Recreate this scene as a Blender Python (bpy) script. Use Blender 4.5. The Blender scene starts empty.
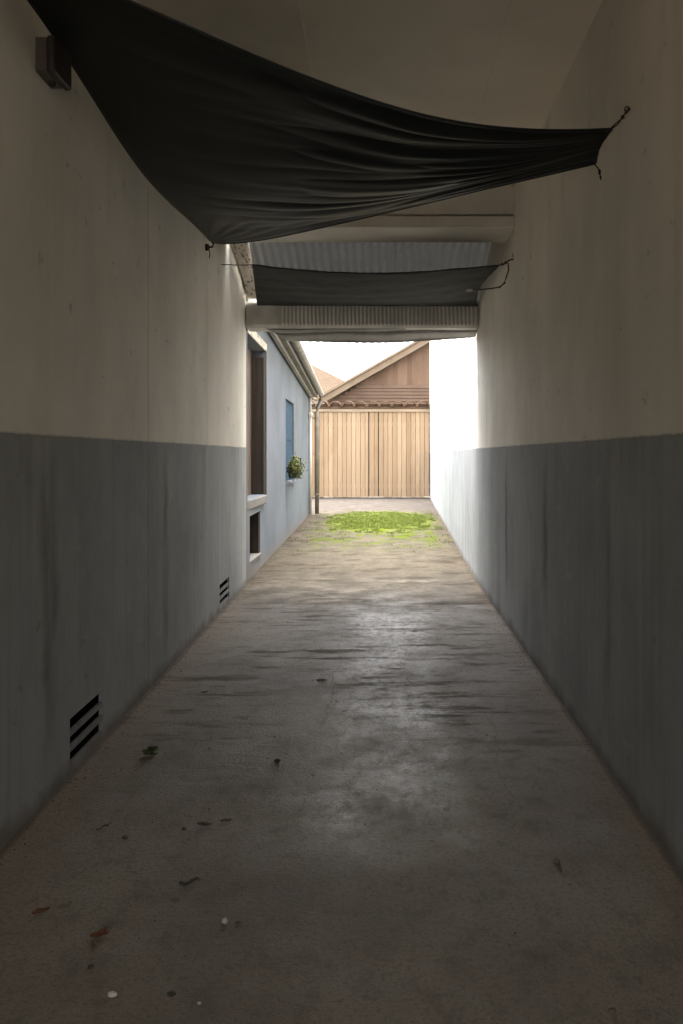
import bpy, bmesh, math, random
from mathutils import Vector, Matrix, noise as mnoise
random.seed(7)
R = math.radians
scn = bpy.context.scene
COL = scn.collection

# ------------------------------------------------------------------ camera
F, VX, VY, H = 750.0, 388.0, 455.0, 1.5
cd = bpy.data.cameras.new('camera'); cam = bpy.data.objects.new('camera', cd); COL.objects.link(cam)
cam.location = (0, 0, H); cam.rotation_euler = (R(90), 0, 0)
cd.sensor_fit = 'VERTICAL'; cd.sensor_height = 36; cd.sensor_width = 24
cd.lens = F / 1024 * 36
cd.shift_x = -(VX - 341.5) / 1024
cd.shift_y = -(512 - VY) / 1024
cd.clip_start = 0.05; cd.clip_end = 1000
scn.camera = cam

def at(px, py, Y):
    return Vector(((px - VX) / F * Y, Y, H - (py - VY) / F * Y))
def floor_pt(px, py, z=0.012):
    Y = F * (H - z) / (py - VY)
    return Vector(((px - VX) / F * Y, Y, z))
def LX(Y):   # left wall face
    return -1.385 - 0.03 * Y
def RX(Y):   # right wall face
    return 1.05 if Y < 9 else 1.05 + (Y - 9) * 0.0235

# ------------------------------------------------------------------ node helper
class N:
    def __init__(s, name, blank=False):
        s.m = bpy.data.materials.new(name); s.m.use_nodes = True
        s.t = s.m.node_tree; s.b = s.t.nodes['Principled BSDF']
    def n(s, typ, **kw):
        o = s.t.nodes.new(typ)
        for k, v in kw.items(): setattr(o, k, v)
        return o
    def l(s, a, b): s.t.links.new(a, b)
    def setin(s, sock, v):
        if isinstance(v, bpy.types.NodeSocket): s.l(v, sock)
        elif v is not None:
            if sock.type == 'RGBA' and len(v) == 3: v = (*v, 1)
            sock.default_value = v
    def math(s, op, a, b=None, clamp=False):
        o = s.n('ShaderNodeMath', operation=op, use_clamp=clamp)
        s.setin(o.inputs[0], a)
        if b is not None: s.setin(o.inputs[1], b)
        return o.outputs[0]
    def mix(s, f, a, b, mode='MIX'):
        o = s.n('ShaderNodeMix', data_type='RGBA', blend_type=mode)
        s.setin(o.inputs[0], f); s.setin(o.inputs[6], a); s.setin(o.inputs[7], b)
        return o.outputs[2]
    def ramp(s, f, lo, hi, a=0.0, b=1.0):
        o = s.n('ShaderNodeMapRange', interpolation_type='SMOOTHSTEP')
        s.setin(o.inputs[0], f)
        o.inputs[1].default_value = lo; o.inputs[2].default_value = hi
        o.inputs[3].default_value = a; o.inputs[4].default_value = b
        return o.outputs[0]
    def pos(s):
        if not hasattr(s, '_p'):
            s._p = s.n('ShaderNodeNewGeometry').outputs['Position']
            x = s.n('ShaderNodeSeparateXYZ'); s.l(s._p, x.inputs[0])
            s.x, s.y, s.z = x.outputs
        return s._p
    def obj(s):
        if not hasattr(s, '_o'):
            s._o = s.n('ShaderNodeTexCoord').outputs['Object']
        return s._o
    def noise(s, scale=1.0, sc=(1, 1, 1), detail=4, rough=.55, vec=None, off=(0, 0, 0), dist=0.0):
        m = s.n('ShaderNodeMapping'); s.l(vec if vec is not None else s.pos(), m.inputs[0])
        m.inputs['Scale'].default_value = sc; m.inputs['Location'].default_value = off
        t = s.n('ShaderNodeTexNoise'); s.l(m.outputs[0], t.inputs['Vector'])
        t.inputs['Scale'].default_value = scale; t.inputs['Detail'].default_value = detail
        t.inputs['Roughness'].default_value = rough; t.inputs['Distortion'].default_value = dist
        return t.outputs['Fac']
    def bump(s, h, strength=.3, dist=.01, normal=None):
        o = s.n('ShaderNodeBump'); s.l(h, o.inputs['Height'])
        o.inputs['Strength'].default_value = strength; o.inputs['Distance'].default_value = dist
        if normal is not None: s.l(normal, o.inputs['Normal'])
        return o.outputs[0]
    def out(s, col=None, rough=None, normal=None, spec=None, metal=None):
        if col is not None: s.setin(s.b.inputs['Base Color'], col)
        if rough is not None: s.setin(s.b.inputs['Roughness'], rough)
        if normal is not None: s.l(normal, s.b.inputs['Normal'])
        if spec is not None: s.setin(s.b.inputs['Specular IOR Level'], spec)
        if metal is not None: s.b.inputs['Metallic'].default_value = metal
        return s.m

def mul(c, k): return tuple(v * k for v in c)

def simple(name, col, rough=.6, var=.25, scale=6.0, bump=.15, metal=0.0, spec=.4, sc=(1, 1, 1), dist=.005):
    m = N(name); f = m.noise(scale, sc, 5)
    g = m.noise(scale * 7, sc, 3)
    c = m.mix(m.ramp(f, .3, .7), mul(col, 1 - var), mul(col, 1 + var * .6))
    return m.out(c, m.ramp(g, .2, .8, rough - .1, rough + .1), m.bump(g, bump, dist), spec, metal)

# ------------------------------------------------------------------ materials
def wall_mat(name, upper, lower, zline, streaks=(), seams=(), base_dirt=True):
    m = N(name); m.pos()
    big = m.noise(.9, (1, 1, .8), 6, .6)
    mid = m.noise(5, (1, 1, .6), 5, .6)
    drip = m.noise(1.0, (4.0, 4.0, .22), 5, .6)
    drip2 = m.noise(1.0, (17.0, 17.0, .5), 4, .6, off=(3, 5, 1))
    wob = m.math('MULTIPLY', m.math('SUBTRACT', m.noise(3.5, detail=3), .5), .008)
    zz = m.math('ADD', m.z, m.math('ADD', wob, m.math('MULTIPLY', m.math('SUBTRACT', m.noise(22, detail=3), .5), .012)))
    low = m.ramp(zz, zline + .004, zline - .004)
    up = m.mix(m.ramp(big, .3, .72), mul(upper, .86), mul(upper, 1.06))
    up = m.mix(m.math('MULTIPLY', m.ramp(drip, .48, .75), .30), up, mul((upper[0], upper[1] * .95, upper[2] * .86), .68))
    up = m.mix(m.math('MULTIPLY', m.ramp(mid, .58, .74), .22), up, mul(upper, .72))
    lo = m.mix(m.ramp(big, .3, .7), mul(lower, .82), mul(lower, 1.12))
    lo = m.mix(m.math('MULTIPLY', m.ramp(drip2, .45, .75), .28), lo, mul(lower, .62))
    lo = m.mix(m.math('MULTIPLY', m.ramp(drip, .52, .74), .40), lo, mul((lower[0] * 1.1, lower[1] * 1.05, lower[2]), 1.35))
    lo = m.mix(m.math('MULTIPLY', m.ramp(mid, .56, .74), .25), lo, mul(lower, .66))
    if base_dirt:
        dn = m.math('ADD', m.z, m.math('MULTIPLY', m.math('SUBTRACT', m.noise(4, detail=5), .5), .18))
        lo = m.mix(m.math('MULTIPLY', m.ramp(dn, .10, .0), .6), lo, (.13, .10, .075))
    c = m.mix(low, up, lo)
    # worn brushed edge of the painted band
    edge = m.ramp(m.math('ABSOLUTE', m.math('SUBTRACT', zz, zline)), .012, .0)
    c = m.mix(m.math('MULTIPLY', edge, .28), c, mul(lower, .55))
    sc_ = m.math('MULTIPLY', m.ramp(m.noise(6.5, (1, 1, 1.3), 6, .7, off=(2, 9, 4)), .63, .70), .38)
    c = m.mix(sc_, c, (.15, .13, .105))
    pale = m.math('MULTIPLY', m.ramp(m.noise(3.1, (1, 1, 2.2), 6, .7, off=(7, 1, 2)), .60, .70), m.math('MULTIPLY', low, .30))
    c = m.mix(pale, c, (.50, .49, .46))
    h = m.math('ADD', m.math('MULTIPLY', m.noise(38, detail=5, rough=.6), .35), m.math('MULTIPLY', mid, .8))
    for (y0, w, z0, z1, k) in streaks:
        dy = m.math('ABSOLUTE', m.math('SUBTRACT', m.math('ADD', m.y, m.math('MULTIPLY', m.math('SUBTRACT', m.noise(2.2, (1, 1, 1), 4), .5), w * 2.5)), y0))
        f = m.ramp(dy, w, 0)
        f = m.math('MULTIPLY', f, m.math('MULTIPLY', m.ramp(m.z, z0 - .3, z0 + .3), m.ramp(m.z, z1 + .15, z1 - .4)))
        f = m.math('MULTIPLY', f, m.math('MULTIPLY', m.ramp(m.noise(1.0, (9, 9, 1.4), 4), .3, .65), k))
        c = m.mix(f, c, (.07, .06, .05))
    for (y0, z0, z1, k) in seams:
        dy = m.math('ABSOLUTE', m.math('SUBTRACT', m.math('ADD', m.y, m.math('MULTIPLY', m.math('SUBTRACT', m.noise(2.5, detail=5), .5), .035)), y0))
        f = m.math('MULTIPLY', m.ramp(dy, .009, .002), m.math('MULTIPLY', m.ramp(m.z, z0 - .1, z0 + .1), m.ramp(m.z, z1 + .1, z1 - .1)))
        c = m.mix(m.math('MULTIPLY', f, k), c, (.09, .08, .07))
        h = m.math('SUBTRACT', h, m.math('MULTIPLY', f, .8))
    return m.out(c, m.ramp(mid, .3, .7, .7, .9), m.bump(h, .42, .018), .08)

UP = (.88, .835, .75); LOW = (.345, .358, .360)
M = {}
M['wall_l'] = wall_mat('plaster_left', UP, LOW, 1.585, streaks=[(3.3, .12, .3, 1.5, .5), (5.2, .10, .2, 1.55, .45), (6.6, .03, 2.6, 3.2, .6)],
                       seams=[(4.78, .0, 3.2, .45), (6.05, .1, 1.5, .3), (1.9, .2, 1.5, .3)])
M['wall_r'] = wall_mat('plaster_right', UP, LOW, 1.575, streaks=[(8.7, .16, 2.0, 2.85, .55), (6.65, .09, .35, 1.5, .7), (5.0, .10, .5, 1.5, .5), (3.6, .12, .3, 1.5, .4), (8.0, .05, 1.7, 2.6, .3)],
                       seams=[(4.1, .2, 1.5, .3)])
M['ceiling'] = simple('ceiling_paint', (.90, .84, .735), .75, .10, 1.2, .12)
M['beam'] = simple('beam_paint', (.66, .625, .565), .7, .12, 3, .2)
M['soffit'] = simple('soffit_white', (.86, .83, .77), .7, .06, 3, .15)
def blue():
    m = N('blue_render'); m.pos()
    big = m.noise(.8, detail=5); drip = m.noise(1, (7, 7, .3), 5, .6); fine = m.noise(30, detail=4)
    b = (.156, .173, .197)
    c = m.mix(m.ramp(big, .3, .7), mul(b, .85), mul(b, 1.12))
    c = m.mix(m.math('MULTIPLY', m.ramp(drip, .5, .75), .35), c, mul(b, .68))
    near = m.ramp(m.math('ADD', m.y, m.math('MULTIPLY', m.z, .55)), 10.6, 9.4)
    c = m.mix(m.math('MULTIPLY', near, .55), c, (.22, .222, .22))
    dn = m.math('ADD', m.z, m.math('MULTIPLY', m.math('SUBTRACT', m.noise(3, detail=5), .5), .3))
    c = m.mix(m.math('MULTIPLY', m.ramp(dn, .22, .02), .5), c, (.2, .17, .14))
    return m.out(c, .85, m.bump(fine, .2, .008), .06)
M['blue'] = blue()

def concrete():
    m = N('worn_concrete'); m.pos()
    big = m.noise(.55, (1, .8, 1), 6, .6)
    mid = m.noise(2.6, (1, 1.2, 1), 6, .62, off=(2, 1, 0))
    fine = m.noise(55, detail=4, rough=.65)
    grit = m.noise(160, detail=2)
    # cross ripples of the trowelled slab
    rip = m.noise(1.0, (.95, 2.3, 1), 4, .5, dist=.35)
    rip2 = m.noise(1.0, (1.6, 4.0, 1), 3, .5, off=(5, 2, 0), dist=.3)
    s1 = m.noise(1.0, (1.15, 5.2, 1), 6, .62, off=(3, 2, 0), dist=.15)
    s2 = m.noise(1.0, (2.6, 9.0, 1), 5, .6, off=(9, 1, 0), dist=.1)
    clus = m.ramp(m.noise(1.1, (1, .8, 1), 3, off=(8, 3, 0)), .36, .54)
    zone = m.math('MULTIPLY', m.ramp(m.y, 2.9, 4.6), m.ramp(m.y, 13.5, 9))
    crack = m.math('MAXIMUM', m.ramp(s1, .52, .66), m.math('MULTIPLY', m.ramp(s2, .54, .68), .8))
    crack = m.math('MULTIPLY', m.math('MULTIPLY', crack, clus), zone)
    for x0, ya, yb in ((-.37, 3.9, 6.4), (.12, 4.6, 8.2), (.55, 3.0, 4.6)):
        wx = m.math('MULTIPLY', m.math('SUBTRACT', m.noise(1.6, (1, 1, 1), 6, .65, off=(x0 * 9, 0, 0)), .5), .30)
        ln = m.ramp(m.math('ABSOLUTE', m.math('SUBTRACT', m.math('ADD', m.x, wx), x0)), .0065, .001)
        ln = m.math('MULTIPLY', ln, m.math('MULTIPLY', m.ramp(m.y, ya, ya + .4), m.ramp(m.y, yb, yb - .5)))
        crack = m.math('MAXIMUM', crack, m.math('MULTIPLY', ln, .32))
    dot = m.math('MULTIPLY', m.ramp(m.noise(9, detail=2, off=(1, 1, 0)), .70, .74), .5)
    crack = m.math('MAXIMUM', crack, dot)
    base = (.255, .215, .167)
    c = m.mix(m.ramp(big, .3, .7), mul(base, .68), mul(base, 1.22))
    c = m.mix(m.math('MULTIPLY', m.ramp(mid, .55, .72), .55), c, mul(base, .55))
    c = m.mix(m.math('MULTIPLY', m.ramp(mid, .46, .30), .25), c, (.28, .26, .23))
    c = m.mix(m.math('MULTIPLY', m.ramp(fine, .48, .68), .50), c, mul(base, .50))
    c = m.mix(m.math('MULTIPLY', crack, .66), c, (.050, .039, .028))
    # swept dust and rust coloured dirt along the walls
    lw = m.math('ADD', m.x, m.math('MULTIPLY', m.y, .03))
    wn = m.math('MULTIPLY', m.math('SUBTRACT', m.noise(2.2, detail=6, rough=.65), .5), .45)
    d_l = m.ramp(m.math('ADD', lw, wn), -1.02, -1.36)
    d_r = m.ramp(m.math('SUBTRACT', m.x, wn), .80, 1.03)
    mot = m.noise(11, (1, .8, 1), 6, .72, off=(3, 3, 0))
    c = m.mix(m.math('MULTIPLY', m.ramp(mot, .50, .64), .45), c, mul(base, .48))
    c = m.mix(m.math('MULTIPLY', m.ramp(mot, .46, .34), .30), c, mul((.30, .285, .26), .9))
    spk = m.ramp(m.noise(95, detail=2), .56, .66)
    c = m.mix(m.math('MULTIPLY', spk, .40), c, mul(base, .38))
    c = m.mix(m.math('MULTIPLY', m.math('MAXIMUM', d_l, d_r), .6), c, m.mix(m.ramp(fine, .35, .65), (.28, .20, .125), (.19, .14, .095)))
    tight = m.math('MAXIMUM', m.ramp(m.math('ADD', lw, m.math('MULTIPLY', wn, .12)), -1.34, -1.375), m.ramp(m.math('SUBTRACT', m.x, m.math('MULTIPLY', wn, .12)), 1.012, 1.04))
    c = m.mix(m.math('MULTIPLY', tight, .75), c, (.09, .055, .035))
    # dry tan dirt and thin moss in the open yard, darkened to offset daylight
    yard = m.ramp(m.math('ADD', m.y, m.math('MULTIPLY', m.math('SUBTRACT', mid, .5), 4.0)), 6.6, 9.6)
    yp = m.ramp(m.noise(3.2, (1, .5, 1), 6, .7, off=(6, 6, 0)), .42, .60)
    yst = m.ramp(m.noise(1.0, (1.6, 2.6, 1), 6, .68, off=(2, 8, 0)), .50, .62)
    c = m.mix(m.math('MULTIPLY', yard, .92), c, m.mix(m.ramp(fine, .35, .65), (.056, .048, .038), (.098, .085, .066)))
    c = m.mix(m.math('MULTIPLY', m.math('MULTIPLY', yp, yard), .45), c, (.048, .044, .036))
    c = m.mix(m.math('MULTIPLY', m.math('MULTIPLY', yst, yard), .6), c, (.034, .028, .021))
    far = m.ramp(m.math('ADD', m.y, m.math('MULTIPLY', m.math('SUBTRACT', mid, .5), 3.0)), 19.6, 20.6)
    c = m.mix(m.math('MULTIPLY', far, .95), c, m.mix(m.ramp(mid, .35, .65), (.060, .052, .046), (.085, .074, .066)))
    ex = m.math('DIVIDE', m.math('ADD', m.x, .15), 1.12); ey = m.math('DIVIDE', m.math('SUBTRACT', m.y, 17.2), 2.7)
    ee = m.math('ADD', m.math('MULTIPLY', ex, ex), m.math('MULTIPLY', ey, ey))
    ee = m.math('ADD', ee, m.math('MULTIPLY', m.math('SUBTRACT', m.noise(5, (1, .6, 1), 6, .7), .5), 3.0))
    c = m.mix(m.math('MULTIPLY', m.ramp(ee, 1.55, .35), .85), c, (.085, .108, .012))
    moss = m.math('MULTIPLY', m.ramp(m.noise(2.6, (1, .7, 1), 7, .7, off=(1, 4, 0)), .46, .58), m.math('MULTIPLY', m.ramp(m.y, 11.0, 14.0), m.ramp(m.y, 20.0, 18.6)))
    moss = m.math('MULTIPLY', moss, m.math('MULTIPLY', m.ramp(m.x, -1.65, -1.2), m.ramp(m.x, 1.1, .8)))
    c = m.mix(m.math('MULTIPLY', moss, .85), c, (.060, .080, .008))
    # worn smooth centre, with the far end's sheen painted into its colour
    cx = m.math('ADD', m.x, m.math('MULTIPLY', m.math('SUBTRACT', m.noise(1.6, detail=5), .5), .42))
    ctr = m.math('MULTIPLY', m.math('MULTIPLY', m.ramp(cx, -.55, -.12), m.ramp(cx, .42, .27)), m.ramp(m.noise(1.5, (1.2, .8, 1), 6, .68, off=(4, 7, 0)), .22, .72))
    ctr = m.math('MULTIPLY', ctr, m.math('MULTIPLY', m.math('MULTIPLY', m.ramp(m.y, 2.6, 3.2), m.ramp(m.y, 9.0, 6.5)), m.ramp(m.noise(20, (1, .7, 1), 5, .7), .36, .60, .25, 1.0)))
    rough = m.math('SUBTRACT', m.ramp(mid, .3, .7, .60, .74), m.math('MULTIPLY', ctr, .36))
    rough = m.math('ADD', m.math('ADD', rough, m.math('MULTIPLY', crack, .25)), m.math('MULTIPLY', yard, .3))
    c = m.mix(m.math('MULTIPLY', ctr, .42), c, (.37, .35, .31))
    h = m.math('ADD', m.math('MULTIPLY', rip, .9), m.math('ADD', m.math('MULTIPLY', rip2, .25), m.math('MULTIPLY', mid, .5)))
    h = m.math('SUBTRACT', h, m.math('MULTIPLY', crack, .5))
    n1 = m.bump(h, .5, .02)
    n2 = m.bump(m.math('ADD', fine, m.math('MULTIPLY', grit, .7)), .9, .006, n1)
    return m.out(c, rough, n2, m.math('MULTIPLY', m.ramp(m.y, 10.0, 7.0), .42))
M['floor'] = concrete()
M['soil'] = simple('bare_soil', (.16, .14, .11), .9, .3, .8, .4)

def fabric(name, col, rough, sheen=.15, trans=0, stripe=0):
    m = N(name); o = m.obj()
    n = m.noise(3, detail=5, vec=o); w = m.noise(180, detail=2, vec=o)
    c = m.mix(m.ramp(n, .3, .7), mul(col, .8), mul(col, 1.2))
    if stripe:   # shading of the pleats painted as stripes along the cloth
        m.pos(); st = m.math('SINE', m.math('MULTIPLY', m.math('ADD', m.x, m.math('MULTIPLY', m.noise(1.2, detail=2), .05)), 2 * math.pi / stripe))
        c = m.mix(m.ramp(st, -.8, .8), c, mul(col, .58))
    m.b.inputs['Sheen Weight'].default_value = sheen
    m.b.inputs['Sheen Roughness'].default_value = .5
    m.out(c, rough, m.bump(w, .12, .002), .35)
    if trans:   # thin cloth lets some daylight through
        tr = m.n('ShaderNodeBsdfTranslucent'); m.setin(tr.inputs[0], mul(col, 1.8))
        ad = m.n('ShaderNodeMixShader'); ad.inputs[0].default_value = trans
        m.l(m.b.outputs[0], ad.inputs[1]); m.l(tr.outputs[0], ad.inputs[2])
        m.l(ad.outputs[0], m.t.nodes['Material Output'].inputs[0])
    return m.m
M['sail'] = fabric('black_sailcloth', (.0085, .0118, .0120), .52, sheen=0)
M['net'] = fabric('dark_shade_net', (.022, .0245, .0240), .8, 0, .02)
M['pleat'] = fabric('grey_pleated_cloth', (.37, .368, .36), .75, trans=.10, stripe=.085)
M['pleatd'] = fabric('grey_hem_cloth', (.30, .292, .278), .75)
M['facing'] = fabric('pale_pleated_facing', (.70, .68, .635), .75, stripe=.045)
M['boxcloth'] = fabric('pale_box_cloth', (.52, .50, .465), .75)
M['cord'] = simple('dark_cord', (.03, .026, .022), .8, .3, 40, .3)
M['cordw'] = simple('weathered_cord', (.10, .075, .055), .8, .6, 30, .3)
M['white_tag'] = simple('white_whipping', (.7, .68, .63), .6)
M['iron'] = simple('rusty_iron', (.035, .028, .024), .6, .4, 30, .3, .3)
M['box'] = simple('brown_box_plastic', (.115, .095, .08), .5, .2, 12, .1)
M['boxd'] = simple('dark_box_cover', (.05, .042, .036), .5, .2, 12, .1)
M['slat'] = simple('vent_slat_paint', (.22, .225, .225), .7, .25, 10, .2)
M['void'] = simple('recess_shade_black', (.006, .006, .006), .95, .1, spec=.1)  # near-black colour painting the shade inside vents and low opening
M['metal'] = simple('galvanised_gutter', (.24, .22, .195), .6, .2, 5, .1, spec=.2)
M['metald'] = simple('tan_downpipe', (.22, .19, .16), .5, .2, 5, .1, spec=.2)
M['pwhite'] = simple('white_pipe', (.5, .48, .45), .5, .1)
M['dwood'] = simple('dark_brown_timber', (.052, .038, .030), .65, .35, 1.0, .3, sc=(30, 30, 1.5))
M['mwood'] = simple('brown_frame_timber', (.15, .11, .08), .65, .35, 1.0, .3, sc=(30, 30, 1.5))
M['sill'] = simple('stone_sill', (.17, .160, .145), .75, .15, 8, .3)
M['shutter'] = simple('blue_shutter_paint', (.026, .062, .108), .7, .2, 8, .15, spec=.1)
M['glass'] = simple('dim_pane', (.03, .035, .04), .15, .2)
def worn():
    m = N('worn_white_timber'); m.pos()
    f = m.noise(1, (40, 5, 40), 4, .6); g = m.noise(50)
    c = m.mix(m.ramp(f, .55, .62), (.48, .44, .37), (.13, .10, .07))
    return m.out(c, .75, m.bump(f, .4, .006), .3)
M['worn'] = worn()
def planks(name, a, b, pitch, axis='x', off=0.0, grain=1.0):
    m = N(name); m.pos()
    u = m.x if axis == 'x' else m.z
    idx = m.math('FLOOR', m.math('DIVIDE', m.math('SUBTRACT', u, off), pitch))
    wn = m.n('ShaderNodeTexWhiteNoise', noise_dimensions='1D'); m.l(idx, wn.inputs['W'])
    sc = (28, 28, 1.1) if axis == 'x' else (1.1, 28, 28)
    cv = m.n('ShaderNodeCombineXYZ'); m.l(m.math('MULTIPLY', wn.outputs[0], 9), cv.inputs[2 if axis == 'x' else 0])
    ad = m.n('ShaderNodeVectorMath', operation='ADD'); m.l(m.pos(), ad.inputs[0]); m.l(cv.outputs[0], ad.inputs[1])
    g = m.noise(1, sc, 6, .65, vec=ad.outputs[0]); blot = m.noise(1.3, (1.5, 1, .7), 4)
    c = m.mix(wn.outputs[0], a, b)
    c = m.mix(m.math('MULTIPLY', m.ramp(g, .45, .75), .45 * grain), c, mul(a, .55))
    c = m.mix(m.math('MULTIPLY', m.ramp(blot, .5, .75), .35), c, mul((a[0], a[1] * .88, a[2] * .75), .7))
    return m.out(c, .7, m.bump(g, .25, .006), .3)
PP = 0.158
M['gate'] = planks('pale_gate_planks', (.245, .165, .098), (.325, .235, .15), PP)
M['rail'] = simple('pale_rail_timber', (.31, .235, .16), .65, .2, 1, .2, sc=(1.2, 20, 20))
M['gable'] = planks('brown_gable_planks', (.100, .058, .035), (.150, .092, .057), .19, 'x')
M['clad'] = planks('brown_board_cladding', (.082, .048, .030), (.115, .070, .044), .13, 'z')
M['barge'] = simple('tan_barge_paint', (.17, .125, .085), .7, .12, 2, .1, spec=.15)
M['tile'] = simple('brown_clay_tile', (.100, .063, .040), .85, .3, 4, .3, spec=.1)
def shingle():
    m = N('tan_roof_shingle'); m.pos()
    br = m.n('ShaderNodeTexBrick'); m.l(m.obj(), br.inputs['Vector'])
    br.inputs['Scale'].default_value = 2.2
    br.inputs['Color1'].default_value = (.080, .058, .040, 1); br.inputs['Color2'].default_value = (.068, .048, .033, 1)
    br.inputs['Mortar'].default_value = (.05, .036, .025, 1); br.inputs['Mortar Size'].default_value = .02
    return m.out(br.outputs[0], .9, m.bump(m.noise(6), .3, .02), .05)
M['shingle'] = shingle()
M['cream'] = simple('cream_render', (.5, .46, .4), .8, .1)
def leafmat(name, a, b):
    m = N(name); m.pos()
    c = m.mix(m.ramp(m.noise(9, detail=2), .35, .65), a, b)
    m.b.inputs['Subsurface Weight'].default_value = 0
    return m.out(c, .6, spec=.3)
M['grass'] = leafmat('yellow_green_grass', (.085, .115, .008), (.125, .150, .015))
M['foliage'] = leafmat('potted_foliage', (.055, .070, .018), (.13, .135, .04))
M['pot'] = simple('dark_terracotta', (.06, .07, .08), .7)
M['dleaf'] = simple('dark_leaf', (.085, .078, .055), .7, .4, 30, .2)
M['rleaf'] = simple('russet_leaf', (.24, .10, .045), .6, .4, 30, .2)
M['bleaf'] = simple('brown_leaf', (.17, .12, .08), .7, .4, 30, .2)
M['gleaf'] = simple('olive_leaf', (.10, .115, .045), .6, .4, 30, .2)
M['chip'] = simple('white_stone_chip', (.62, .60, .55), .6, .2, 40, .2)
M['stone'] = simple('grey_pebble', (.14, .125, .11), .7, .3, 40, .2)

# ------------------------------------------------------------------ mesh helpers
def link(name, bm, mat, parent=None, smooth=False, mods=None):
    bmesh.ops.recalc_face_normals(bm, faces=bm.faces)
    me = bpy.data.meshes.new(name); bm.to_mesh(me); bm.free()
    if smooth: me.polygons.foreach_set('use_smooth', [True] * len(me.polygons))
    if mat is not None: me.materials.append(mat)
    o = bpy.data.objects.new(name, me); COL.objects.link(o)
    if parent is not None:
        o.parent = parent
        bpy.context.view_layer.update()
        o.matrix_parent_inverse = parent.matrix_world.inverted()
    return o
def bevel(o, w=.006, seg=2):
    b = o.modifiers.new('bevel', 'BEVEL'); b.width = w; b.segments = seg; b.limit_method = 'ANGLE'; b.angle_limit = R(40)
    return o
def solid(o, t=.003, off=0):
    s = o.modifiers.new('thickness', 'SOLIDIFY'); s.thickness = t; s.offset = off
    return o
def tag(o, label, cat, group=None, kind=None):
    if kind: o['kind'] = kind
    if label: o['label'] = label
    if cat: o['category'] = cat
    if group: o['group'] = group
    return o
def struct(o): o['kind'] = 'structure'; return o
def empty(name, loc, label, cat, group=None):
    e = bpy.data.objects.new(name, None); COL.objects.link(e); e.location = loc; e.empty_display_size = .2
    bpy.context.view_layer.update()
    return tag(e, label, cat, group)
def box(bm, x0, x1, y0, y1, z0, z1):
    v = [bm.verts.new(p) for p in ((x0,y0,z0),(x1,y0,z0),(x1,y1,z0),(x0,y1,z0),(x0,y0,z1),(x1,y0,z1),(x1,y1,z1),(x0,y1,z1))]
    for f in ((0,3,2,1),(4,5,6,7),(0,1,5,4),(1,2,6,5),(2,3,7,6),(3,0,4,7)): bm.faces.new([v[i] for i in f])
def prism(bm, pts, d):
    """closed polygon pts (3D, planar) extruded by vector d"""
    a = [bm.verts.new(p) for p in pts]; b = [bm.verts.new(Vector(p) + Vector(d)) for p in pts]
    n = len(a); bm.faces.new(a); bm.faces.new(b[::-1])
    for i in range(n): bm.faces.new((a[i], b[i], b[(i + 1) % n], a[(i + 1) % n]))
def tube(bm, pts, r, seg=8, caps=True):
    pts = [Vector(p) for p in pts]; rings = []
    rr = r if isinstance(r, (list, tuple)) else [r] * len(pts)
    for i, p in enumerate(pts):
        t = (pts[min(i + 1, len(pts) - 1)] - pts[max(i - 1, 0)]).normalized()
        up = Vector((0, 0, 1)) if abs(t.z) < .9 else Vector((0, 1, 0))
        a = t.cross(up).normalized(); b = t.cross(a)
        rings.append([bm.verts.new(p + (a * math.cos(2 * math.pi * k / seg) + b * math.sin(2 * math.pi * k / seg)) * rr[i]) for k in range(seg)])
    for i in range(len(rings) - 1):
        for k in range(seg):
            bm.faces.new((rings[i][k], rings[i][(k + 1) % seg], rings[i + 1][(k + 1) % seg], rings[i + 1][k]))
    if caps: bm.faces.new(rings[0]); bm.faces.new(rings[-1][::-1])
def lump(bm, c, r, sub=2, jit=.25, squash=(1, 1, 1), seed=0):
    ret = bmesh.ops.create_icosphere(bm, subdivisions=sub, radius=1)
    for v in ret['verts']:
        k = 1 + jit * mnoise.noise(v.co * 1.7 + Vector((seed * 3.1, seed, 0)))
        v.co = Vector((v.co.x * r * squash[0] * k, v.co.y * r * squash[1] * k, v.co.z * r * squash[2] * k)) + Vector(c)

def holed_wall(name, face, ys, z0, z1, holes, thick, mat, parent=None, depth_default=.2):
    """wall whose visible face is x = face(y); rectangular openings (y0,y1,z0,z1) cut right through; thick is signed (away from alley)."""
    bm = bmesh.new()
    Y = sorted(set(list(ys) + [h[0] for h in holes] + [h[1] for h in holes]))
    Z = sorted({z0, z1} | {h[2] for h in holes} | {h[3] for h in holes})
    V = {}
    def v(i, j, b):
        if (i, j, b) not in V:
            V[i, j, b] = bm.verts.new((face(Y[i]) + (thick if b else 0), Y[i], Z[j]))
        return V[i, j, b]
    def inh(i, j):
        if i < 0 or j < 0 or i >= len(Y) - 1 or j >= len(Z) - 1: return True
        cy, cz = (Y[i] + Y[i+1]) / 2, (Z[j] + Z[j+1]) / 2
        return any(h[0] < cy < h[1] and h[2] < cz < h[3] for h in holes)
    for i in range(len(Y) - 1):
        for j in range(len(Z) - 1):
            if inh(i, j): continue
            for b in (0, 1): bm.faces.new((v(i,j,b), v(i+1,j,b), v(i+1,j+1,b), v(i,j+1,b)))
            for (di, dj, e) in ((-1,0,((i,j),(i,j+1))), (1,0,((i+1,j),(i+1,j+1))), (0,-1,((i,j),(i+1,j))), (0,1,((i,j+1),(i+1,j+1)))):
                if inh(i + di, j + dj):
                    (a, c_), (p, q) = e
                    bm.faces.new((v(a,c_,0), v(p,q,0), v(p,q,1), v(a,c_,1)))
    return link(name, bm, mat, parent)

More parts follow.
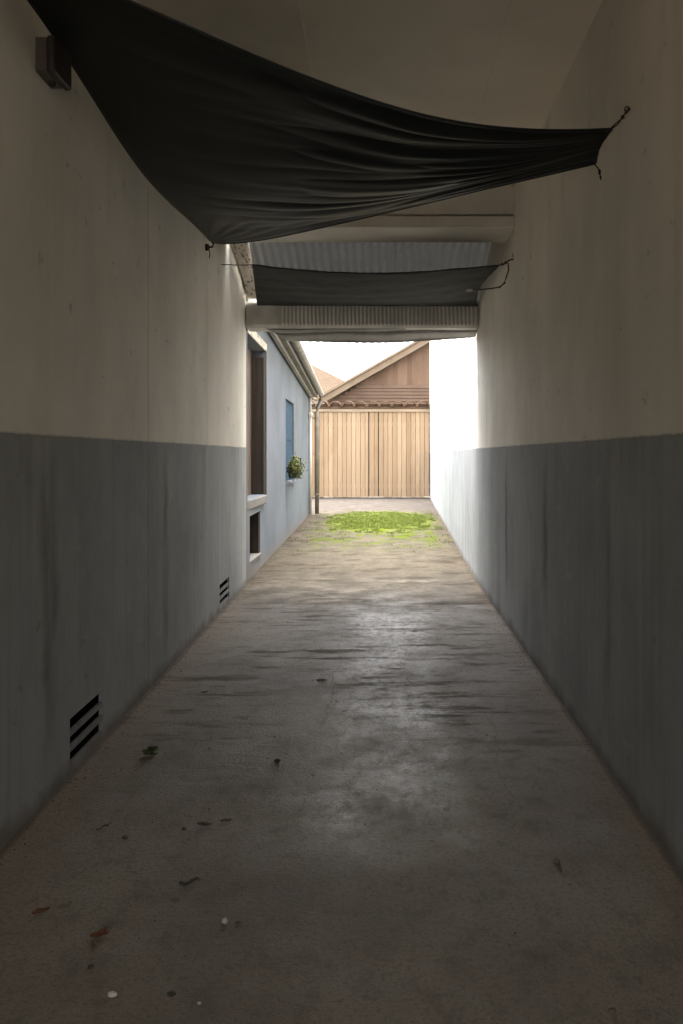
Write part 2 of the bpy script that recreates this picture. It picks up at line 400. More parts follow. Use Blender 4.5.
# ------------------------------------------------------------------ ground
bm = bmesh.new()
v = [bm.verts.new(p) for p in ((-300, -120, -.006), (300, -120, -.006), (300, 500, -.006), (-300, 500, -.006))]; bm.faces.new(v)
struct(link('ground', bm, M['soil']))
bm = bmesh.new()
v = [bm.verts.new(p) for p in ((-4.5, -11, 0), (2.6, -11, 0), (2.6, 25.95, 0), (-4.5, 25.95, 0))]; bm.faces.new(v)
struct(link('concrete_path', bm, M['floor']))

# ------------------------------------------------------------------ left wall
BACK = -5.8
wl = empty('plaster_wall', (LX(3), 3, 0), 'two tone plaster wall on the left with floor vents, cream above a grey band', 'wall')
vents = [(3.515, 3.957, .045, .262), (7.12, 7.62, .062, .265)]
holed_wall('wall_body', LX, (BACK, 8.70), 0, 3.41, vents, -.34, M['wall_l'], wl)
bm = bmesh.new()
prof = [(BACK, 3.412), (8.70, 3.412)]
for k in range(1, 9):
    a = k / 8 * math.pi / 2
    prof.append((8.70 - 1.35 * (1 - math.cos(a)), 3.412 + .29 * math.sin(a)))
prof += [(7.25, 3.72), (BACK, 3.72)]
prism(bm, [(LX(y), y, z) for y, z in prof], (-.34, 0, 0))
link('wall_top', bm, M['wall_l'], wl)
for (y0, y1, z0, z1) in vents:
    # liner painted black for inner shade, then the two fixed bars of the grille
    bm = bmesh.new(); e = .002
    f = [(LX(y0 + e) - .022, y0 + e), (LX(y1 - e) - .022, y1 - e)]
    a = [bm.verts.new((x, y, z)) for (x, y) in f for z in (z0 + e, z1 - e)]
    b = [bm.verts.new((x - .28, y, z)) for (x, y) in f for z in (z0 + e, z1 - e)]
    for q in ((0, 1), (1, 3), (3, 2), (2, 0)): bm.faces.new((a[q[0]], a[q[1]], b[q[1]], b[q[0]]))
    bm.faces.new((b[0], b[1], b[3], b[2]))
    vt = link('vent', bm, M['void'], wl)
    hh = (z1 - z0)
    for k in range(2):
        zc = z0 + hh * (k + 1) / 3
        bm = bmesh.new(); yy0, yy1 = y0 + .001, y1 - .001
        prism(bm, [(LX(yy0) - .002, yy0, zc - .014), (LX(yy0) - .020, yy0, zc - .010), (LX(yy0) - .020, yy0, zc + .010), (LX(yy0) - .002, yy0, zc + .012)], (LX(yy1) - LX(yy0), yy1 - yy0, 0))
        link('louvre', bm, M['slat'], vt)

# ------------------------------------------------------------------ right wall
wr = empty('plaster_wall', (1.05, 4, 0), 'long two tone plaster wall on the right, cream above a grey band, running to the gate', 'wall')
holed_wall('wall_body', RX, (BACK, 9.0, 26.0), 0, 5.9, [], .3, M['wall_r'], wr)

# ------------------------------------------------------------------ ceiling and beams
bm = bmesh.new(); box(bm, -2.2, 1.049, BACK, 6.24, 3.722, 3.95)
cl = link('ceiling', bm, M['ceiling']); struct(cl)
for xx, ww in ((.60, .012), (-.45, .012)):
    bm = bmesh.new(); box(bm, xx, xx + ww, BACK, 6.22, 3.716, 3.7235)
    link('joint_strip', bm, M['ceiling'], cl)
bm = bmesh.new()
pr = [(6.245, 3.98), (6.245, 3.505), (6.33, 3.505), (6.33, 3.478), (6.21, 3.478), (6.21, 3.395), (6.65, 3.395), (6.65, 3.98)]
prism(bm, [(-1.569, y, z) for y, z in pr], (2.618, 0, 0))
lb = bevel(link('lintel_beam', bm, M['beam']), .004)
bm = bmesh.new(); box(bm, -1.57, 1.048, 6.216, 6.648, 3.385, 3.393)
link('bright_underside', bm, M['soffit'], lb)  # thin pale sheet added to brighten the beam's underside
tag(lb, 'grey stepped beam across the passage just behind the big black sail', 'beam')
bm = bmesh.new(); box(bm, -1.60, 1.048, 6.653, 7.47, 3.62, 3.9)
tag(bevel(link('soffit_slab', bm, M['soffit']), .006), 'pale slab edge spanning the passage above the grey pleated awning', 'slab')

# ------------------------------------------------------------------ big black shade sail
sail = empty('shade_sail', (-.2, 4.2, 3.1), 'big black sail cloth stretched and sagging across the top of the passage', 'shade sail')
def interp(tab, t):
    for (a, va), (b, vb) in zip(tab, tab[1:]):
        if t <= b:
            k = (t - a) / (b - a); return va + (vb - va) * k
    return tab[-1][1]
ltab = [(2.7, 3.335), (3.0, 3.305), (3.3, 3.30), (3.84, 3.27), (4.3, 3.215), (4.9, 3.22), (5.6, 3.285), (6.1, 3.34), (6.5, 3.372)]
def sm(tab, t):   # smoothed table
    return sum(interp(tab, t + d) for d in (-.3, -.15, 0, .15, .3)) / 5
R0, R1 = Vector((1.0, 3.35, 2.955)), Vector((.985, 3.56, 2.885))
def left_edge(v):
    Y = 2.7 + 3.8 * v
    return Vector((LX(Y) + .030 + .018 * math.exp(-((Y - 3.15) / .35) ** 2), Y, sm(ltab, Y)))
def right_edge(v):
    p = R0.lerp(R1, v); p.x -= .018 * math.sin(math.pi * v); return p
def front_edge(u):
    p = left_edge(0).lerp(R0, u); p.z -= .155 * math.sin(math.pi * u ** 1.45); p.y += .05 * math.sin(math.pi * u); return p
def back_edge(u):
    p = left_edge(1).lerp(R1, u); p.z -= .128 * math.sin(math.pi * u ** .62); p.y -= .16 * math.sin(math.pi * u ** .8); return p
def sail_pt(u, v):
    c = (1 - u) * left_edge(v) + u * right_edge(v) + (1 - v) * front_edge(u) + v * back_edge(u)
    c -= (1-u)*(1-v)*left_edge(0) + u*(1-v)*R0 + (1-u)*v*left_edge(1) + u*v*R1
    c.z -= .05 * math.sin(math.pi * u) * math.sin(math.pi * v)
    return c
def ridge(x): return 1 - 2 * abs(x) ** .7
def wrinkle(u, v):
    env = max(0, min(1, (u - .04) / .42)) * max(0, min(1, (1.02 - u) / .22)) ** 1.2
    edge = min(1, v / .04) * min(1, (1 - v) / .04)
    vv = v + .06 * math.sin(u * 3.7 + 1) * math.sin(math.pi * v) + .03 * mnoise.noise(Vector((u * 3, v * 3, 9)))
    n1 = mnoise.noise(Vector((u * 1.3, vv * 7.5, 1.3)))
    n2 = ridge(mnoise.noise(Vector((u * 2.2, vv * 13, 4.1))) * 1.6)
    n3 = mnoise.noise(Vector((u * 2.8, vv * 30, 7.7)))
    lo = .35 + .65 * max(0, min(1, .5 + 1.3 * mnoise.noise(Vector((u * 2.1, v * 3.1, 12)))))
    z = env * (.046 * n1 + .013 * n2 * lo + .011 * n3 * lo)
    P = Vector((u * 2.5, (1 - v) * 3.0)); d = P.length; ang = math.atan2(P.y, P.x + 1e-6)
    z += .010 * mnoise.noise(Vector((ang * 7, d * .5, 3))) * 1.6 * math.exp(-((d - .6) / .5) ** 2) * min(1, d / .2)
    z += .006 * mnoise.noise(Vector((u * 6, v * 6, 2)))
    return z * (.15 + .85 * edge)
bm = bmesh.new(); NU, NV = 220, 200
G = [[None] * (NV + 1) for _ in range(NU + 1)]
for i in range(NU + 1):
    for j in range(NV + 1):
        u, v_ = i / NU, j / NV
        p = sail_pt(u, v_); p.z += wrinkle(u, v_); G[i][j] = bm.verts.new(p)
edges_f = [G[i][0].co.copy() for i in range(0, NU + 1, 4)]; edges_b = [G[i][NV].co.copy() for i in range(0, NU + 1, 4)]
edges_r = [G[NU][j].co.copy() for j in range(0, NV + 1, 20)]; edges_l = [G[0][j].co.copy() for j in range(0, NV + 1, 4)]
for i in range(NU):
    for j in range(NV): bm.faces.new((G[i][j], G[i+1][j], G[i+1][j+1], G[i][j+1]))
solid(link('cloth', bm, M['sail'], sail, True), .003)
bm = bmesh.new()
for e in (edges_f, edges_b, edges_r, edges_l): tube(bm, e, .0065, 6)
link('hem', bm, M['sail'], sail, True)
# tie cord to the right wall
hook = Vector((1.049, 3.255, 3.0))
bm = bmesh.new()
tube(bm, [R0 + Vector((-.01, 0, 0)), R0.lerp(hook, .3) + Vector((0, 0, .004)), R0.lerp(hook, .6) + Vector((0, 0, -.003)), hook - Vector((.012, 0, 0))], .0032, 6)
tube(bm, [R0 + Vector((-.01, 0, -.004)), R0.lerp(hook, .35) + Vector((0, 0, -.008)), R0.lerp(hook, .62)], .0026, 6)
lump(bm, R0.lerp(hook, .62), .009, 1, .3, (1.1, 1, 1.2)); lump(bm, R0.lerp(hook, .8) + Vector((0, 0, .004)), .0075, 1, .3)
link('tie_cord', bm, M['cord'], sail, True)
bm = bmesh.new()
e0 = R1 + Vector((.002, .005, -.002))
tube(bm, [R1 + Vector((-.012, 0, .004)), e0 + Vector((.012, 0, -.02)), e0 + Vector((.02, .0, -.045)), e0 + Vector((.026, .002, -.075))], .003, 6)
lump(bm, e0 + Vector((.019, 0, -.038)), .0095, 1, .3, (.8, .8, 1.7)); lump(bm, e0 + Vector((.024, .002, -.062)), .007, 1, .3, (.8, .8, 1.5))
link('toggle', bm, M['cord'], sail, True)
# screw eye in the right wall / hook in the left wall
bm = bmesh.new()
tube(bm, [hook + Vector((.03, 0, .002)), hook + Vector((-.008, 0, 0))], .005, 8)
tube(bm, [hook + Vector((-.012 + .011 * math.cos(a), 0, .011 * math.sin(a) + .001)) for a in [i * math.pi / 6 for i in range(13)]], .003, 6, False)
tag(link('screw_eye', bm, M['iron'], None, True), 'small iron screw eye in the right wall holding the big black sail', 'hook')
hp = Vector((LX(6.5), 6.5, 3.30))
bm = bmesh.new()
bmesh.ops.create_cone(bm, cap_ends=True, segments=18, radius1=.032, radius2=.026, depth=.03, matrix=Matrix.Translation(hp + Vector((.013, 0, 0))) @ Matrix.Rotation(R(90), 4, 'Y'))
tube(bm, [hp + Vector((.02, 0, 0)), hp + Vector((.06, 0, .004)), hp + Vector((.066, 0, .03)), hp + Vector((.045, 0, .055))], .009, 8)
tube(bm, [hp + Vector((.03, 0, -.02)), hp + Vector((.035, .004, -.06)), hp + Vector((.03, 0, -.095))], .004, 6)
tag(link('wall_hook', bm, M['iron'], None, True), 'round iron hook on the left wall under the far corner of the black sail', 'hook')
bm = bmesh.new(); c0 = left_edge(1)
tube(bm, [c0 + Vector((.02, -.02, 0)), c0 + Vector((.03, .0, -.02)), hp + Vector((.05, 0, .05))], .004, 6)
link('tie_cord', bm, M['cord'], sail, True)

# ------------------------------------------------------------------ junction box
jb = empty('junction_box', (-1.48, 3.19, 3.10), 'brown weatherproof box fixed high on the left wall beside the black sail', 'electrical box')
bm = bmesh.new(); box(bm, LX(3.19) - .02, -1.432, 3.145, 3.305, 3.112, 3.255)
bevel(link('box_body', bm, M['box'], jb), .005)
bm = bmesh.new(); box(bm, -1.430, -1.395, 3.135, 3.315, 3.105, 3.26)
bevel(link('cover', bm, M['boxd'], jb), .012, 3)
bm = bmesh.new(); tube(bm, [(-1.45, 3.24, 3.114), (-1.45, 3.24, 3.095)], .014, 12); tube(bm, [(-1.45, 3.24, 3.097), (-1.45, 3.24, 3.088)], .009, 12)
link('cable_gland', bm, M['boxd'], jb)

# ------------------------------------------------------------------ second shade sail (dark net)
sail2 = empty('shade_sail', (-.1, 7.3, 3.15), 'small dark grey shade net hung flat under the pleated awning', 'shade sail')
A0, A1 = Vector((-1.27, 7.0, 3.275)), Vector((.955, 6.42, 3.125))
B0, B1 = Vector((-1.50, 8.60, 3.215)), Vector((1.02, 8.60, 3.205))
bm = bmesh.new(); NU, NV = 90, 40; G = []
for i in range(NU + 1):
    row = []
    for j in range(NV + 1):
        u, v_ = i / NU, j / NV
        f = A0.lerp(A1, u); f.z -= .075 * math.sin(math.pi * u)
        b = B0.lerp(B1, u)
        p = f.lerp(b, v_)
        p.x -= .075 * math.sin(math.pi * v_) * u ** 6
        p.z -= .05 * math.sin(math.pi * u) * math.sin(math.pi * v_)
        p.z += .004 * math.sin(30 * v_ + 9 * u) * math.sin(math.pi * v_) + .007 * mnoise.noise(Vector((u * 14 + v_ * 6, v_ * 16, 0)))
        row.append(bm.verts.new(p))
    G.append(row)
ef = [G[i][0].co.copy() for i in range(0, NU + 1, 3)]; er = [G[NU][j].co.copy() for j in range(NV + 1)]
for i in range(NU):
    for j in range(NV): bm.faces.new((G[i][j], G[i+1][j], G[i+1][j+1], G[i][j+1]))
solid(link('netting', bm, M['net'], sail2, True), .003)
bm = bmesh.new(); tube(bm, ef, .007, 6); tube(bm, er, .006, 6)
link('hem', bm, M['net'], sail2, True)
h2 = Vector((1.049, 6.27, 3.135)); m2 = A1.lerp(h2, .45)
bm = bmesh.new()
tube(bm, [A1 + Vector((-.02, 0, -.003)), A1.lerp(h2, .3) + Vector((0, 0, -.008)), m2, A1.lerp(h2, .75) + Vector((0, 0, .008)), h2 + Vector((-.005, 0, 0))], .006, 6)
lump(bm, m2, .013, 1, .4); lump(bm, A1.lerp(h2, .2), .012, 1, .4)
link('tie_cord', bm, M['cord'], sail2, True)
tail = [at(508, 263, 6.4), at(508.5, 270, 6.38), at(506, 278, 6.37), at(504.5, 283, 6.36), at(500, 287, 6.36), at(491, 288.5, 6.35), at(481, 289.5, 6.35), at(472, 290, 6.35)]
bm = bmesh.new(); tube(bm, tail, .0065, 7)
for q, r_ in ((3, .011), (4, .010), (6, .009)): lump(bm, tail[q], r_, 1, .4)
tl = link('loose_cord', bm, M['cordw'], sail2, True)
bm = bmesh.new(); tube(bm, [at(472.5, 290, 6.35), at(470, 290.3, 6.35), at(466, 290.6, 6.35)], [.008, .013, .007], 8)
link('cord_end', bm, M['white_tag'], tl, True)
bm = bmesh.new(); tube(bm, [A0, A0.lerp(Vector((LX(7.2), 7.2, 3.33)), .5) + Vector((0, 0, -.005)), Vector((LX(7.2) + .003, 7.2, 3.33))], .004, 6)
link('tie_cord', bm, M['cord'], sail2, True)
bm = bmesh.new()
tube(bm, [h2 + Vector((.03, 0, 0)), h2 + Vector((-.008, 0, 0))], .006, 8); tube(bm, [h2 + Vector((-.004, .003, .015)), h2 + Vector((-.008, .003, .05))], .003, 6)
tag(link('screw_eye', bm, M['iron'], None, True), 'small iron screw eye in the right wall holding the grey shade net', 'hook')

# ------------------------------------------------------------------ pleated awning
aw = empty('awning', (-.3, 8.3, 3.3), 'grey pleated cloth awning with a boxed front edge at the end of the passage', 'awning')
def ribbed(name, top, bot, pitch, amp, mat, nx=400, nv=10, sag=0.0, fold=None):
    bm = bmesh.new(); G = []
    for i in range(nx + 1):
        row = []
        for j in range(nv + 1):
            u, v_ = i / nx, j / nv
            p = Vector(top[0]).lerp(Vector(top[1]), u).lerp(Vector(bot[0]).lerp(Vector(bot[1]), u), v_)
            w = math.sin(2 * math.pi * p.x / pitch + 1.3 * mnoise.noise(Vector((p.x * 1.5, 0, 0)))) * amp * (1 + .5 * mnoise.noise(Vector((p.x * 4, v_, 3))))
            p.z += w * .5; p.y -= w * .7
            p.z -= sag * math.sin(math.pi * u) * v_
            if fold: p.y += fold * math.sin(v_ * 9 + 2 * mnoise.noise(Vector((p.x * 1.2, 0, 5)))); 
            row.append(bm.verts.new(p))
        G.append(row)
    for i in range(nx):
        for j in range(nv): bm.faces.new((G[i][j], G[i+1][j], G[i+1][j+1], G[i][j+1]))
    return solid(link(name, bm, mat, aw, True), .004)
ribbed('pleated_sheet', ((-1.40, 7.46, 3.70), (1.09, 7.46, 3.70)), ((-1.49, 8.76, 3.244), (1.09, 8.76, 3.244)), .085, .014, M['pleat'], 420, 6)
# boxed front edge: solid end on the left, pleated facing towards the right
bm = bmesh.new()
pr = [(8.62, 3.23), (8.62, 3.00), (8.66, 2.965), (8.86, 2.955), (8.90, 3.0), (8.90, 3.23), (8.86, 3.27), (8.66, 3.27)]
prism(bm, [(LX(8.7) + .01, y, z) for y, z in pr], (1.046 - LX(8.7) - .01, 0, 0))
bevel(link('front_box', bm, M['boxcloth'], aw), .012, 3)
ribbed('facing', ((-1.22, 8.605, 3.235), (1.04, 8.605, 3.235)), ((-1.22, 8.600, 2.985), (1.04, 8.600, 2.985)), .045, .006, M['facing'], 520, 6)
ribbed('hanging_hem', ((-1.42, 8.70, 2.97), (1.045, 8.70, 2.99)), ((-1.20, 8.93, 2.865), (1.045, 8.93, 2.905)), .09, .004, M['pleatd'], 300, 12, .05, .032)
ribbed('hanging_hem', ((-1.50, 8.66, 2.985), (.2, 8.66, 2.985)), ((-1.30, 8.72, 2.925), (.2, 8.72, 2.945)), .11, .004, M['pleatd'], 200, 8, .02, .015)

# ------------------------------------------------------------------ rafter, pipe at the left wall end
bm = bmesh.new()
prof = [(7.60, 3.66), (7.60, 3.80), (8.30, 3.60), (8.66, 3.42), (8.66, 3.30), (8.36, 3.45), (8.05, 3.55)]
prism(bm, [(LX(7.9) + .01, y, z) for y, z in prof], (.195, 0, 0))
tag(bevel(link('rafter', bm, M['worn']), .005), 'flaking white timber rafter end above the left wall corner', 'rafter')
bm = bmesh.new()
pts = [(LX(7.4) - .02, 7.42, 3.765), (LX(7.7) - .02, 7.78, 3.70), (LX(8.1) - .02, 8.2, 3.60), (LX(8.4) - .02, 8.55, 3.47), (LX(8.7) - .02, 8.76, 3.33)]
bm2 = bm; tube(bm2, pts, .045, 12)
tag(link('overflow_pipe', bm, M['metal'], None, True), 'dull grey pipe curving round the top corner of the left wall', 'pipe')
bm = bmesh.new(); box(bm, LX(8.5) + .01, LX(8.5) + .15, 8.70, 8.83, 3.277, 3.375)
tag(bevel(link('timber_block', bm, M['soffit']), .006), 'short white timber block between the rafter end and the awning box', 'block')

# ------------------------------------------------------------------ blue building on the left
bb = empty('blue_building', (LX(14), 14, 0), 'pale blue rendered building with a low eave, gutter and downpipe on the left', 'building')
BX = lambda Y: LX(Y) - .02
W1 = (8.92, 10.50, .95, 2.95); W0 = (9.10, 10.00, .17, .755); W2 = (13.2, 14.72, 1.02, 2.50)
def eave(Y): return 3.30 - (Y - 10.9) * .0425
bw = holed_wall('wall', BX, (8.705, 18.75), 0, 3.2, [W1, W0, W2], -.35, M['blue'], bb)
for v in bw.data.vertices:
    if v.co.z > 3.19: v.co.z = eave(v.co.y)
bm = bmesh.new()
# tall opening: dark panel, folded shutter, white frame, sill
bm = bmesh.new(); box(bm, BX(9.7) - .345, BX(9.7) - .21, W1[0] + .002, W1[1] - .002, W1[2] + .002, W1[3] - .002)
win = link('window', bm, M['mwood'], bb)
bm = bmesh.new(); box(bm, BX(10.47) - .195, BX(10.47) - .012, 10.45, 10.497, .955, 2.86)
bevel(link('shutter', bm, M['dwood'], win), .004)
bm = bmesh.new(); box(bm, BX(10.5) - .0, BX(10.5) + .022, 10.502, 10.58, .952, 2.95)
fr = bevel(link('frame', bm, M['sill'], win), .004)
bm = bmesh.new(); prism(bm, [(BX(8.80) + .001, 8.80, 2.953), (BX(8.80) + .001, 8.80, 3.06), (BX(10.58) + .001, 10.58, 3.06), (BX(10.58) + .001, 10.58, 2.953)], (.014, 0, 0))
link('lintel', bm, M['worn'], win)
bm = bmesh.new(); box(bm, BX(9.7) - .34, BX(9.7) + .025, 8.88, 10.36, .835, .949)
bevel(link('sill', bm, M['sill'], win), .012, 3)
bm = bmesh.new(); box(bm, BX(9.5) - .345, BX(9.5) - .30, W0[0] + .002, W0[1] - .002, W0[2] + .002, W0[3] - .002)
nv = link('low_opening', bm, M['void'], bb)  # near-black back panel, the niche's shade put into its colour
bm = bmesh.new(); box(bm, BX(9.97) - .28, BX(9.97) - .012, 9.945, 9.997, .20, .753)
link('frame', bm, M['dwood'], nv)
bm = bmesh.new(); box(bm, BX(9.5) - .28, BX(9.5) + .012, W0[0] + .003, W0[1] - .003, .173, .198)
link('sill', bm, M['sill'], nv)
# shuttered window
bm = bmesh.new(); box(bm, BX(14) - .30, BX(14) - .13, W2[0] + .002, W2[1] - .002, W2[2] + .002, W2[3] - .002)
w2 = link('window', bm, M['glass'], bb); w2['label'] = 'blue shuttered window'
for (a, b) in ((13.21, 13.95), (13.965, 14.71)):
    bm = bmesh.new(); box(bm, BX((a + b) / 2) - .09, BX((a + b) / 2) - .05, a, b, 1.03, 2.49)
    box(bm, BX((a + b) / 2) - .049, BX((a + b) / 2) - .040, a + .08, b - .08, 1.12, 1.70); box(bm, BX((a + b) / 2) - .049, BX((a + b) / 2) - .040, a + .08, b - .08, 1.78, 2.41)
    link('shutter', bm, M['shutter'], w2)
bm = bmesh.new(); box(bm, BX(14) - .1, BX(14) + .035, 13.14, 14.78, .96, 1.018)
bevel(link('sill', bm, M['blue'], w2), .008)
# eave: soffit, fascia, gutter, roof
def along(bm, prof, y0, y1):  # prof: list of (dx from wall, dz from eave)
    a = [bm.verts.new((BX(y0) + dx, y0, eave(y0) + dz)) for dx, dz in prof]
    b = [bm.verts.new((BX(y1) + dx, y1, eave(y1) + dz)) for dx, dz in prof]
    n = len(a); bm.faces.new(a); bm.faces.new(b[::-1])
    for i in range(n): bm.faces.new((a[i], b[i], b[(i+1) % n], a[(i+1) % n]))
EY0, EY1 = 9.25, 18.95
bm = bmesh.new(); along(bm, [(-.1, .003), (.17, .003), (.17, .03), (-.1, .03)], EY0, EY1); link('soffit', bm, M['metald'], bb)
bm = bmesh.new(); along(bm, [(.172, -.03), (.197, -.03), (.197, .13), (.172, .13)], EY0, EY1); link('fascia', bm, M['sill'], bb)
bm = bmesh.new()
gp = []
for k in range(9):
    a = math.pi + k / 8 * math.pi; gp.append((.275 + .075 * math.cos(a), .10 + .085 * math.sin(a)))
gp += [(.338, .10)] 
for k in range(8):
    a = 2 * math.pi - (k + .5) / 8 * math.pi; gp.append((.275 + .063 * math.cos(a), .10 + .073 * math.sin(a)))
along(bm, gp, EY0, EY1 + .08); gut = link('gutter', bm, M['metal'], bb, True)
bm = bmesh.new(); along(bm, [(.04, -.075), (.10, -.075), (.10, -.003), (.04, -.003)], EY0, EY1 - .2); link('moulding', bm, M['metal'], bb)
bm = bmesh.new(); along(bm, [(.24, .145), (.24, .20), (-4.0, 2.05), (-4.0, 1.98)], EY0 - .4, EY1); link('roof', bm, M['tile'], bb)
bm = bmesh.new(); prism(bm, [(BX(18.75), 18.752, 0), (BX(18.75) - 4.2, 18.752, 0), (BX(18.75) - 4.2, 18.752, 4.7), (BX(18.75), 18.752, 2.96)], (0, .25, 0))
link('end_wall', bm, M['blue'], bb)
# downpipes
dx = at(317, 515, 18.72)
bm = bmesh.new()
tube(bm, [(dx.x, 18.72, .03), (dx.x, 18.72, 2.55), (dx.x + .005, 18.74, 2.68), (BX(18.7) + .27, 18.85, 2.86), (BX(18.8) + .275, 18.88, 2.98)], .052, 14)
dp = link('downpipe', bm, M['metald'], bb, True)
for zz in (.5, 1.5, 2.4):
    bm = bmesh.new(); tube(bm, [(dx.x, 18.72, zz), (dx.x, 18.72, zz + .04)], .060, 14); box(bm, dx.x - .12, dx.x - .055, 18.70, 18.73, zz + .008, zz + .032)
    link('bracket', bm, M['metald'], dp)
bm = bmesh.new(); xw = BX(18.4) + .045
tube(bm, [(xw, 18.45, .04), (xw, 18.45, 2.44)], .034, 12); lump(bm, (xw, 18.45, 2.50), .07, 2, .05)
tube(bm, [(xw, 18.45, 2.54), (xw, 18.45, 2.93)], .03, 12)
wp = link('downpipe', bm, M['pwhite'], bb, True); wp['label'] = 'thin white downpipe with a round joint'

# hanging planter on the sill
pc = Vector((BX(13.5) + .10, 13.5, 1.20))
pl = empty('planter', pc, 'bushy green plant in a dark pot on the ledge of the blue window', 'potted plant')
bm = bmesh.new()
bmesh.ops.create_cone(bm, cap_ends=True, segments=20, radius1=.07, radius2=.10, depth=.16, matrix=Matrix.Translation(pc + Vector((0, 0, -.04))))
tube(bm, [pc + Vector((0, 0, .055)), pc + Vector((0, 0, .08))], .122, 20)
tube(bm, [pc + Vector((-.10, 0, .03)), (BX(13.5) - .0, 13.5, 1.19)], .012, 6)
link('pot', bm, M['pot'], pl)
bm = bmesh.new(); rnd = random.Random(3)
for k in range(1100):
    d = Vector((rnd.gauss(0, 1), rnd.gauss(0, 1), rnd.gauss(0, 1))).normalized()
    r = rnd.random() ** .5
    c = pc + Vector(((.03) + d.x * r * .13, d.y * r * .27, (.12) + d.z * r * .20 - (.1 * abs(d.x) * r)))
    if rnd.random() < .14: c += Vector((.12 * rnd.random(), 0, .05 - .15 * rnd.random()))
    if c.x < BX(c.y) + .02: c.x = BX(c.y) + .02 + .1 * rnd.random()
    a = Vector((rnd.gauss(0, 1), rnd.gauss(0, 1), rnd.gauss(.5, .7))).normalized(); b = a.cross(d).normalized()
    L, Wd = .035 + .035 * rnd.random(), .010 + .008 * rnd.random()
    bm.faces.new([bm.verts.new(c - a * L * .5), bm.verts.new(c + b * Wd), bm.verts.new(c + a * L * .6), bm.verts.new(c - b * Wd)])
link('foliage', bm, M['foliage'], pl)

# ------------------------------------------------------------------ gate
GY = 25.9
def gx(px): return (px - VX) / F * GY
def gz(py): return H - (py - VY) / F * GY
gt = empty('wooden_gate', (0, GY, 0), 'tall pale vertical plank gate closing the far end of the passage', 'gate')
zt, zb = gz(412), gz(497)
def leaf(x0, x1, name='leaf', ztop=zt):
    bm = bmesh.new()
    k0 = math.floor(x0 / PP); k1 = math.ceil(x1 / PP)
    for k in range(k0, k1):
        a, b = max(x0, k * PP), min(x1, (k + 1) * PP)
        if b - a < .02: continue
        dy = random.uniform(0, .012)
        box(bm, a + .005, b - .005, GY - .03 + dy, GY + .012, zb + random.uniform(-.012, .012), ztop)
    box(bm, x0, x1, GY + .014, GY + .06, zb + .3, zb + .45); box(bm, x0, x1, GY + .014, GY + .06, ztop - .5, ztop - .35)
    return bevel(link(name, bm, M['gate'], gt), .004, 1)
xa, xb_ = gx(368.5), gx(378.5)
leaf(gx(268), xa - .008); leaf(xb_ + .008, RX(GY) - .01)
leaf(xa + .012, xb_ - .012, 'centre_post')
bm = bmesh.new(); box(bm, gx(268), RX(GY) - .005, GY + .065, GY + .12, .06, gz(409)); link('backing_board', bm, M['dwood'], gt)
bm = bmesh.new(); box(bm, gx(268), RX(GY) - .004, GY - .07, GY + .14, zt + .003, gz(408.7)); bevel(link('top_rail', bm, M['rail'], gt), .008)
bm = bmesh.new(); box(bm, gx(268), RX(GY) - .006, GY - .02, GY + .13, 0, .035); link('gap_shade_strip', bm, M['boxd'], gt)  # dark strip standing in for the shaded gap under the planks
# barrel tile coping over the gate
tp = empty('tile_coping', (0, GY, gz(408.7)), 'row of curved brown clay tiles capping the plank gate', 'coping')
z0 = gz(408.6) + .004
bm = bmesh.new(); box(bm, gx(268), RX(GY) - .006, GY - .12, GY + .24, z0, z0 + .05); link('bed', bm, M['tile'], tp)
bm = bmesh.new(); box(bm, gx(268), RX(GY) - .006, GY - .05, GY + .115, z0 + .053, z0 + .15); link('mortar', bm, M['tile'], tp)
pit = (432 - 319) / 9 / F * GY
x = RX(GY) - pit / 2 - .01
while x > gx(275):
    bm = bmesh.new(); r0 = pit * .50; hh = .20; tk = .038; jz = random.uniform(-.012, .012); jx = random.uniform(-.012, .012)
    def arc(r, h, y, dz): return [bm.verts.new((x + jx + r * math.cos(math.pi * k / 10), y, z0 + .052 + dz + jz * math.sin(math.pi * k / 10) + h * math.sin(math.pi * k / 10))) for k in range(11)]
    o0 = arc(r0, hh, GY - .20, 0); i0 = arc(r0 - tk, hh - tk, GY - .20, 0); o1 = arc(r0 * .96, hh * .96, GY + .115, .035); i1 = arc(r0 - tk - .02, hh - tk - .02, GY + .115, .035)
    for k in range(10):
        bm.faces.new((o0[k], o0[k+1], o1[k+1], o1[k])); bm.faces.new((i0[k], i1[k], i1[k+1], i0[k+1])); bm.faces.new((o0[k], i0[k], i0[k+1], o0[k+1]))
    link('tile', bm, M['tile'], tp, False)
    x -= pit

# ------------------------------------------------------------------ timber house behind the gate
HY = 29.5
def hx(px): return (px - VX) / F * HY
def hz(py): return H - (py - VY) / F * HY
hs = empty('timber_house', (2.5, HY, 0), 'brown timber gable house rising right behind the plank gate', 'house')
sl = (hz(341) - hz(401)) / (hx(432) - hx(327)); x0, zz0 = hx(327), hz(401)
ax = 3.4
def rz(x): return zz0 + (x - x0) * sl if x <= ax else zz0 + (2 * ax - x - x0) * sl
zc = hz(384.5)
bm = bmesh.new(); xr = 2 * ax - x0
xs = x0 + .25
bm_pts = [(xs + (zc - rz(xs)) / sl, zc), (xr - .25 - (zc - rz(xs)) / sl, zc), (ax, rz(ax) - .02)]
prism(bm, [(x, HY + .25, z) for x, z in bm_pts], (0, .1, 0)); link('gable', bm, M['gable'], hs)
